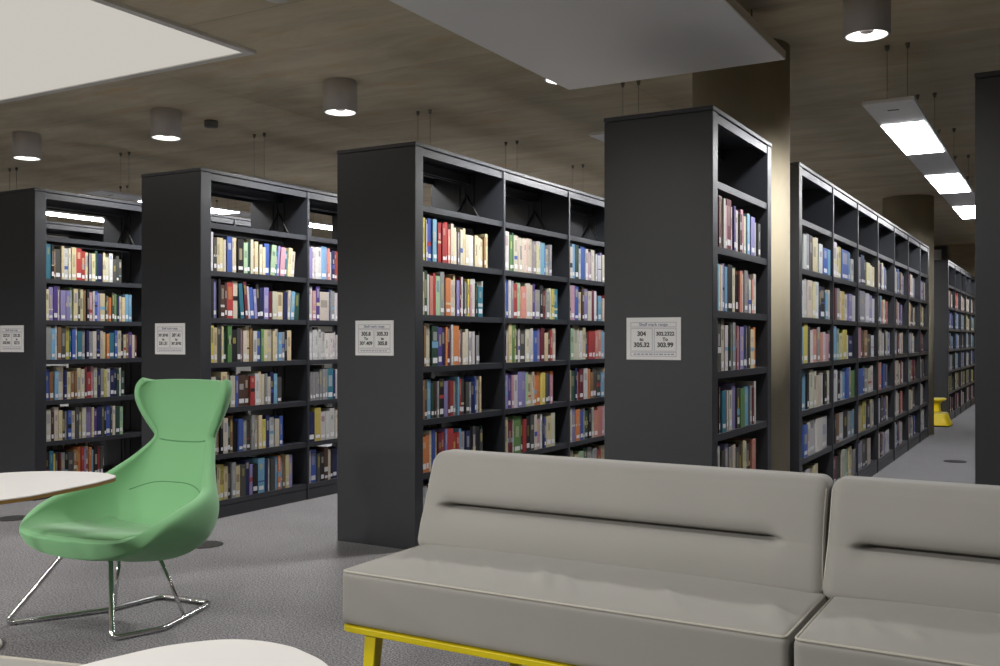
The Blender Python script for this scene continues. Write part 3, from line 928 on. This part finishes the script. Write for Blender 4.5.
SX0, SY0 = -1.890, 2.315          # front corner of the seat
MW = 1.325
sofa = empty('sofa', (SX0, SY0, 0))
tag(sofa, 'long grey upholstered sofa in two sections on a yellow metal frame', 'sofa')
smooth = lambda a, b, x: (lambda t: t * t * (3 - 2 * t))(min(1, max(0, (x - a) / (b - a))))
for k in range(2):
    ox = k * (MW + 0.012)
    rw = random.Random(11 + k)
    waves = [(rw.uniform(0.08, MW - 0.05), rw.uniform(0.012, 0.03), rw.uniform(0.0035, 0.0085), rw.uniform(-0.9, -0.2)) for _ in range(13)]

    def seat_fn(p, g, ox=ox, waves=waves):
        x, y, z = p
        if z > 0.40:
            u = (x - ox) / MW
            crown = 0.016 * (1 - (2 * u - 1) ** 4) * math.sin(math.pi * min(1, max(0, y / 0.56)))
            zz = z + crown * smooth(0.40, 0.44, z)
            for (wx, ww, wa, sl) in waves:           # stretched wrinkles over the front half
                xx = (x - ox) - wx - sl * (y - 0.14)
                zz += wa * math.exp(-(xx / ww) ** 2) * math.exp(-((y - 0.16) / 0.085) ** 2) * smooth(0.42, 0.445, z)
            return Vector((x, y, zz))
        return Vector(p)
    st = rounded_box(ox, ox + MW, 0, 0.56, 0.285, 0.447, 0.018, 0.014, seat_fn)
    sc_ = st.build('seat_cushion', M['grey'], sofa)
    # welt round the top edge of the front
    e = 0.0045
    pts = fillet([(ox + e, 0.50, 0.4435), (ox + e, e, 0.4435), (ox + MW - e, e, 0.4435), (ox + MW - e, 0.50, 0.4435)], 0.016, 6)
    MB().tube(pts, 0.0036, 8).build('welt', M['welt'], sc_)

    def back_fn(p, g, ox=ox):
        x, y, z = p
        # local cushion: y 0..0.115 deep, z 0..0.33 high; pinched seam across the front
        u = (x - ox) / MW
        front = 1 - smooth(0.0, 0.075, y)
        seam = smooth(0.045, 0.085, u) * (1 - smooth(0.875, 0.925, u))
        bulge = 0.014 * math.sin(math.pi * min(1, max(0, (z - 0.0) / 0.15))) + 0.010 * math.sin(math.pi * min(1, max(0, (z - 0.15) / 0.18)))
        d = -bulge * front * (0.35 + 0.65 * math.sin(math.pi * min(1, max(0, u))) ** 0.5)
        d += front * seam * (0.046 * math.exp(-((z - 0.150) / 0.0085) ** 2) + 0.018 * math.exp(-((z - 0.150) / 0.030) ** 2))
        y2 = y + d
        # taper and lean
        tp = 1 + 0.012 * (1 - smooth(0.0, 0.2, z))
        x2 = ox + MW / 2 - 0.018 + (x - ox - MW / 2) * tp * 1.004
        lean = 0.26 * z + 0.12 * max(0, z - 0.15)
        return Vector((x2, 0.420 + y2 + lean, 0.425 + z))
    bk_ = rounded_box(ox, ox + MW, 0, 0.125, 0, 0.325, 0.034, 0.012, back_fn, 0.0035)
    bc = bk_.build('back_cushion', M['grey'], sofa)
    for e in (0, 1):                                  # welts down both ends of the back
        xx = ox + (0.012 if e == 0 else MW - 0.012)
        pts = []
        for z in (0.03, 0.09, 0.15, 0.21, 0.26, 0.295):
            q = back_fn(Vector((xx, 0.014, z)), None)
            pts.append((q.x + (-0.006 if e == 0 else 0.006), q.y + 0.004, q.z))
        MB().tube(catmull(pts, 5), 0.0032, 8).build('welt', M['welt'], bc)

FL = 2 * MW + 0.012
fr = MB()
ring = fillet([(0.0, -0.004, 0), (FL, -0.004, 0), (FL, 0.54, 0), (0.0, 0.54, 0)], 0.04, 6, True)
n = len(ring)
b = len(fr.v)
cx, cy = FL / 2, 0.27
for (zz, ins) in ((0.266, 0.0), (0.284, 0.0), (0.284, 0.05), (0.266, 0.05)):
    for p in ring:
        sx = (p.x - cx); sy = (p.y - cy)
        fr.v.append(Vector((cx + sx * (1 - ins / (FL / 2)), cy + sy * (1 - ins / 0.27), zz)))
for q in range(4):
    for i in range(n):
        j = (i + 1) % n; w = (q + 1) % 4
        fr.face([b + q * n + i, b + q * n + j, b + w * n + j, b + w * n + i])
fr.build('frame_rail', M['yellow'], sofa, bevel=0.002)
for lx0 in (0.105, MW + 0.006, FL - 0.105):
    for ly in (0.03, 0.50):
        lx = lx0 + (0 if ly < 0.2 else (0.22 if lx0 < 0.5 else (-0.22 if lx0 > 2 else 0)))
        t, u = 0.021, 0.015
        dx = -0.010 if lx < 0.5 else (0.010 if lx > 2 else 0)
        dy = -0.02 if ly < 0.2 else 0.02
        lg = MB()
        b0 = len(lg.v)
        for (zz, hh, sx, sy) in ((0.267, t, 0, 0), (0.008, u, dx, dy)):
            for (ax, ay) in ((-1, -1), (1, -1), (1, 1), (-1, 1)):
                lg.v.append(Vector((lx + sx + ax * hh, ly + sy + ay * hh, zz)))
        for q in ((0, 1, 2, 3), (7, 6, 5, 4), (0, 4, 5, 1), (1, 5, 6, 2), (2, 6, 7, 3), (3, 7, 4, 0)):
            lg.face([b0 + i for i in q])
        l = lg.build('leg', M['yellow'], sofa, bevel=0.003)
        MB().lathe([(0.012, 0.0), (0.014, 0.008)], 16, lx + dx, ly + dy).build('foot_glide', M['rubber'], l)

# ------------------------------------------------------------------ green lounge chair
CH = Vector((-3.322, 2.74, 0)); CRZ = R(6)
chair = empty('lounge_chair', CH, CRZ)
tag(chair, 'pale green high-backed lounge chair with winged headrest on a chrome sled base', 'chair')
#         centre (y, z)      edge (y, z)     half width   power   thickness
ST = [((-0.345, 0.374), (-0.305, 0.398), 0.290, 2.6, 0.82),
      ((-0.308, 0.384), (-0.272, 0.420), 0.305, 2.8, 0.95),
      ((-0.235, 0.382), (-0.215, 0.442), 0.314, 2.8, 1.00),
      ((-0.090, 0.356), (-0.110, 0.482), 0.320, 3.0, 1.15),
      ((0.055, 0.338), (0.000, 0.508), 0.308, 3.0, 1.15),
      ((0.150, 0.370), (0.080, 0.532), 0.278, 2.8, 1.05),
      ((0.205, 0.455), (0.135, 0.572), 0.238, 2.6, 0.80),
      ((0.250, 0.560), (0.205, 0.625), 0.190, 2.4, 0.64),
      ((0.288, 0.665), (0.270, 0.690), 0.148, 2.2, 0.60),
      ((0.303, 0.722), (0.285, 0.735), 0.142, 2.2, 0.60),
      ((0.318, 0.800), (0.268, 0.800), 0.180, 2.2, 0.62),
      ((0.331, 0.870), (0.256, 0.868), 0.214, 2.4, 0.62),
      ((0.338, 0.925), (0.262, 0.920), 0.224, 2.6, 0.60),
      ((0.341, 0.962), (0.288, 0.950), 0.206, 2.6, 0.55)]
PER, NT = 5, 24
flat = catmull([Vector((a[0], a[1], b[0])) for a, b, w, p, t in ST], PER)
flat2 = catmull([Vector((b[1], w, p)) for a, b, w, p, t in ST], PER)
flat3 = catmull([Vector((t, 0, 0)) for a, b, w, p, t in ST], PER)
NS = len(flat)


def shell_pt(i, t):
    cy_, cz_, ey = flat[i]; ez, w, pw = flat2[i]
    a = abs(t) ** pw
    x = w * math.sin(t * math.pi / 2)
    return Vector((x, cy_ + (ey - cy_) * a, cz_ + (ez - cz_) * a))


def corner(i):
    """rounds off the two front corners of the shell"""
    u = min(1.0, i / PER / 2.6)
    return 0.56 + 0.44 * math.sqrt(max(0.0, 1 - (1 - u) ** 2))


sh = MB()
for i in range(NS):
    for j in range(NT + 1):
        sh.v.append(shell_pt(i, (-1 + 2 * j / NT) * corner(i)))
for i in range(NS - 1):
    for j in range(NT):
        a = i * (NT + 1) + j
        sh.face([a, a + 1, a + NT + 2, a + NT + 1], None, True)
shell = sh.build('shell', M['green'], chair)
vg = shell.vertex_groups.new(name='thick')
for i in range(NS):
    for j in range(NT + 1):
        t = abs(-1 + 2 * j / NT)
        vg.add([i * (NT + 1) + j], min(1.0, flat3[i].x * (1 - 0.55 * t ** 2) / 1.15), 'REPLACE')
m = shell.modifiers.new('Solidify', 'SOLIDIFY'); m.thickness = 0.105; m.offset = -1; m.vertex_group = 'thick'; m.thickness_vertex_group = 0.1
m = shell.modifiers.new('Subsurf', 'SUBSURF'); m.levels = 2; m.render_levels = 2


def seam_line(i, t0, t1, r=0.0028, lift=0.0):
    pts = [shell_pt(i, t0 + (t1 - t0) * k / 16) + Vector((0, -lift, lift * 0.3)) for k in range(17)]
    return MB().tube(pts, r, 8)


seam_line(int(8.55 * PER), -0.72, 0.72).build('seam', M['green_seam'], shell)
# seam arching over the lumbar part of the back
pts = []
for k in range(21):
    t = -0.62 + 1.24 * k / 20
    ii = 6.0 * PER + 3.2 - 3.5 * (abs(t) / 0.62) ** 3
    i0 = int(ii); fr_ = ii - i0
    pts.append(shell_pt(i0, t).lerp(shell_pt(min(NS - 1, i0 + 1), t), fr_))
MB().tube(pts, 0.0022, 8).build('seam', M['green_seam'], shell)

# seat pad lying in the bowl, its rounded lip over the front edge
pad = MB()
NPX, NPY = 26, 22
gi0, gi1 = 0.9 * PER, 4.6 * PER
def pad_pt(u, v):
    """u across -1..1, v along 0 front .. 1 back"""
    ii = gi0 + (gi1 - gi0) * v
    i0 = int(ii); fr_ = ii - i0
    t = u * 0.60
    p = shell_pt(i0, t).lerp(shell_pt(min(NS - 1, i0 + 1), t), fr_)
    e = max(0.0, 1 - max(abs(u) ** 4, abs(2 * v - 1) ** 5))
    return p + Vector((0, -0.006 * e * (1 - v), 0.010 * e ** 0.5))
for i in range(NPY + 1):
    for j in range(NPX + 1):
        pad.v.append(pad_pt(-1 + 2 * j / NPX, i / NPY))
for i in range(NPY):
    for j in range(NPX):
        a = i * (NPX + 1) + j
        pad.face([a, a + 1, a + NPX + 2, a + NPX + 1], None, True)
pd = pad.build('seat_pad', M['green'], chair)
m = pd.modifiers.new('Solidify', 'SOLIDIFY'); m.thickness = 0.012; m.offset = -1

inv = (Matrix.Translation(CH) @ Matrix.Rotation(CRZ, 4, 'Z')).inverted()
L_ = lambda x, y, z: inv @ Vector((x, y, z))
TR = 0.0105
sled = [L_(-3.555, 2.590, 0.262), L_(-3.650, 2.398, TR), L_(-3.462, 2.735, TR), L_(-3.442, 2.99, TR), L_(-3.172, 3.02, TR),
        L_(-3.053, 2.666, TR), L_(-3.116, 2.475, TR), L_(-3.332, 2.640, 0.262)]
MB().tube(fillet(sled, 0.03, 7, True), TR, 12, closed=True).build('sled_frame', M['chrome'], chair)
for p, q in (((-3.470, 2.800, 0.262), (-3.455, 2.755, TR)), ((-3.245, 2.80, 0.262), (-3.110, 2.820, TR))):
    MB().tube([L_(*p), L_(*q)], 0.008, 10).build('rear_strut', M['chrome'], chair)
pl = MB().box(-0.16, 0.16, -0.10, 0.12, 0.270, 0.283)
pl.build('mounting_plate', M['rubber'], chair, bevel=0.004)

# ------------------------------------------------------------------ side tables
def pebble(pts, s, per=10):
    """tabletop outline given in camera-plan units, turned into world X, Y"""
    out = []
    for p in catmull([Vector((a, b, 0)) for a, b in pts], per, True):
        x, z = p.x * s, p.y * s
        out.append((C30 * x - S30 * z, S30 * x + C30 * z))
    return out


def side_table(outline, zt, foot, post, label, group='white pebble-topped side tables'):
    cx = sum(p[0] for p in outline) / len(outline); cy = sum(p[1] for p in outline) / len(outline)
    root = empty('side_table', (post[0], post[1], 0))
    tag(root, label, 'side table', group)
    o2 = [(x - post[0], y - post[1]) for x, y in outline]
    area = sum(o2[i][0] * o2[(i + 1) % len(o2)][1] - o2[(i + 1) % len(o2)][0] * o2[i][1] for i in range(len(o2)))
    if area < 0: o2 = o2[::-1]
    MB().prism(o2, zt - 0.004, zt).build('table_top', M['laminate'], root, bevel=0.001)
    MB().prism(o2, zt - 0.014, zt - 0.004).build('ply_edge', M['ply'], root)
    arm = Vector((cx - post[0], cy - post[1], 0))
    MB().tube(fillet([(0, 0, 0.012), (0, 0, zt - 0.036), (arm.x, arm.y, zt - 0.036)], 0.05, 6), 0.016, 12).build('post', M['lum_edge'], root)
    MB().lathe([(0.09, zt - 0.030), (0.09, zt - 0.014)], 32, arm.x, arm.y).build('mounting_disc', M['lum_edge'], root)
    MB().lathe([(0.20, 0.0), (0.20, 0.009), (0.195, 0.012)], 48, foot[0] - post[0], foot[1] - post[1]).build('foot_plate', M['lum_edge'], root)
    return root


T1 = [(-3.019, 6.182), (-2.944, 6.346), (-2.88, 6.553), (-2.81, 6.77), (-2.785, 6.913), (-2.775, 7.10), (-2.854, 7.217), (-2.94, 7.298), (-3.146, 7.363),
      (-3.338, 7.391), (-3.587, 7.347), (-3.85, 7.15), (-3.98, 6.75), (-3.88, 6.32), (-3.55, 6.02), (-3.22, 5.99)]
S1 = 0.443
side_table(pebble(T1, S1), CAM_Z - S1, (-3.55, 2.08), (-3.70, 1.98), 'white side table with ply edge beside the green chair arm')
T2 = [(-1.273, 3.015), (-1.197, 3.096), (-1.102, 3.186), (-0.990, 3.244), (-0.894, 3.266), (-0.793, 3.250), (-0.705, 3.207), (-0.638, 3.151), (-0.521, 2.997),
      (-0.43, 2.72), (-0.50, 2.38), (-0.80, 2.12), (-1.17, 2.12), (-1.46, 2.38), (-1.50, 2.72)]
side_table(pebble(T2, S1), CAM_Z - S1, (-0.87, 0.70), (-0.80, 0.62), 'white side table cut by the lower edge, in front of the chrome sled base')

# grey ottoman whose piped edge just enters at the lower edge
x1, y1 = floor_pt(0, 655.3, 0.44); x2, y2 = floor_pt(85, 664.2, 0.44)
ang = math.atan2(y2 - y1, x2 - x1)
ot = empty('ottoman', (x2, y2, 0), ang)
tag(ot, 'grey upholstered ottoman edge with pale piping in the lower corner', 'ottoman')
OW, OD = 0.62, 0.46
cu_ = rounded_box(-OW + 0.12, 0.12, -OD, 0.0, 0.285, 0.44, 0.02, 0.03).build('cushion', M['grey'], ot)
MB().tube(fillet([(-OW + 0.125, -0.005, 0.437), (0.115, -0.005, 0.437), (0.115, -OD + 0.005, 0.437), (-OW + 0.125, -OD + 0.005, 0.437)], 0.03, 5, True), 0.005, 8, closed=True).build('welt', M['welt'], cu_)
MB().box(-OW + 0.13, 0.11, -OD + 0.01, -0.01, 0.262, 0.286).build('frame_rail', M['yellow'], ot, bevel=0.003)
for lx in (-OW + 0.18, 0.06):
    for ly in (-OD + 0.06, -0.06):
        MB().lathe([(0.014, 0.0), (0.02, 0.262)], 16, lx, ly).build('leg', M['yellow'], ot)

# ------------------------------------------------------------------ step stool
sx_, sy_ = floor_pt(932.5, 426.5)
st = empty('step_stool', (sx_, sy_ + 0.19, 0))
st.scale = (0.97, 0.97, 0.93)
tag(st, 'yellow plastic step stool in front of the far bookcase end', 'step stool')


def frustum(levels):
    """rounded-rectangle sections (z, half x, half y, y offset)"""
    mb = MB(); n = 0
    rings = []
    for (z, hx, hy, oy) in levels:
        pts = fillet([(-hx, -hy + oy, z), (hx, -hy + oy, z), (hx, hy + oy, z), (-hx, hy + oy, z)], min(hx, hy) * 0.35, 5, True)
        rings.append(len(mb.v)); n = len(pts)
        mb.v.extend(pts)
    for a, b in zip(rings[:-1], rings[1:]):
        for i in range(n):
            j = (i + 1) % n
            mb.face([a + i, a + j, b + j, b + i], None, True)
    mb.face([rings[0] + i for i in range(n)][::-1]); mb.face([rings[-1] + i for i in range(n)])
    return mb


frustum([(0.012, 0.215, 0.215, 0), (0.03, 0.212, 0.212, 0), (0.10, 0.180, 0.185, 0.01), (0.165, 0.162, 0.172, 0.012), (0.175, 0.158, 0.168, 0.012)]).build('base', M['stool'], st)
frustum([(0.0, 0.205, 0.205, 0), (0.014, 0.215, 0.215, 0)]).build('rubber_rim', M['rubber'], st)
frustum([(0.175, 0.158, 0.168, 0.012), (0.183, 0.152, 0.160, 0.012)]).build('lower_tread', M['pad'], st)
frustum([(0.183, 0.085, 0.085, 0.06), (0.21, 0.070, 0.075, 0.06), (0.30, 0.066, 0.075, 0.06), (0.335, 0.085, 0.09, 0.05), (0.352, 0.125, 0.125, 0.04)]).build('waist', M['stool'], st)
frustum([(0.352, 0.130, 0.13, 0.035), (0.362, 0.138, 0.138, 0.035), (0.378, 0.138, 0.138, 0.035)]).build('top_step', M['stool'], st)
frustum([(0.378, 0.128, 0.128, 0.035), (0.385, 0.122, 0.122, 0.035)]).build('upper_tread', M['pad'], st)

# ------------------------------------------------------------------ camera, world, view
cam = bpy.data.cameras.new('camera')
cam.sensor_width = 36.0
cam.lens = 36.0 * F_PX / 1000
cam.shift_y = (HZ - 333) / 1000
cam.clip_start = 0.05
co = bpy.data.objects.new('camera', cam); COL.objects.link(co)
co.location = (0, 0, CAM_Z); co.rotation_euler = (R(90), 0, R(30))
S.camera = co
w = bpy.data.worlds.new('world'); S.world = w; w.use_nodes = True
w.node_tree.nodes['Background'].inputs[0].default_value = (0.02, 0.02, 0.02, 1)
S.view_settings.view_transform = 'Standard'
S.view_settings.look = 'None'
S.view_settings.gamma = 1
S.view_settings.use_curve_mapping = False
S.view_settings.exposure = 0.0
try:
    S.cycles.use_denoising = True
    S.cycles.max_bounces = 8
    S.cycles.diffuse_bounces = 5
    S.cycles.sample_clamp_indirect = 6
except Exception:
    pass
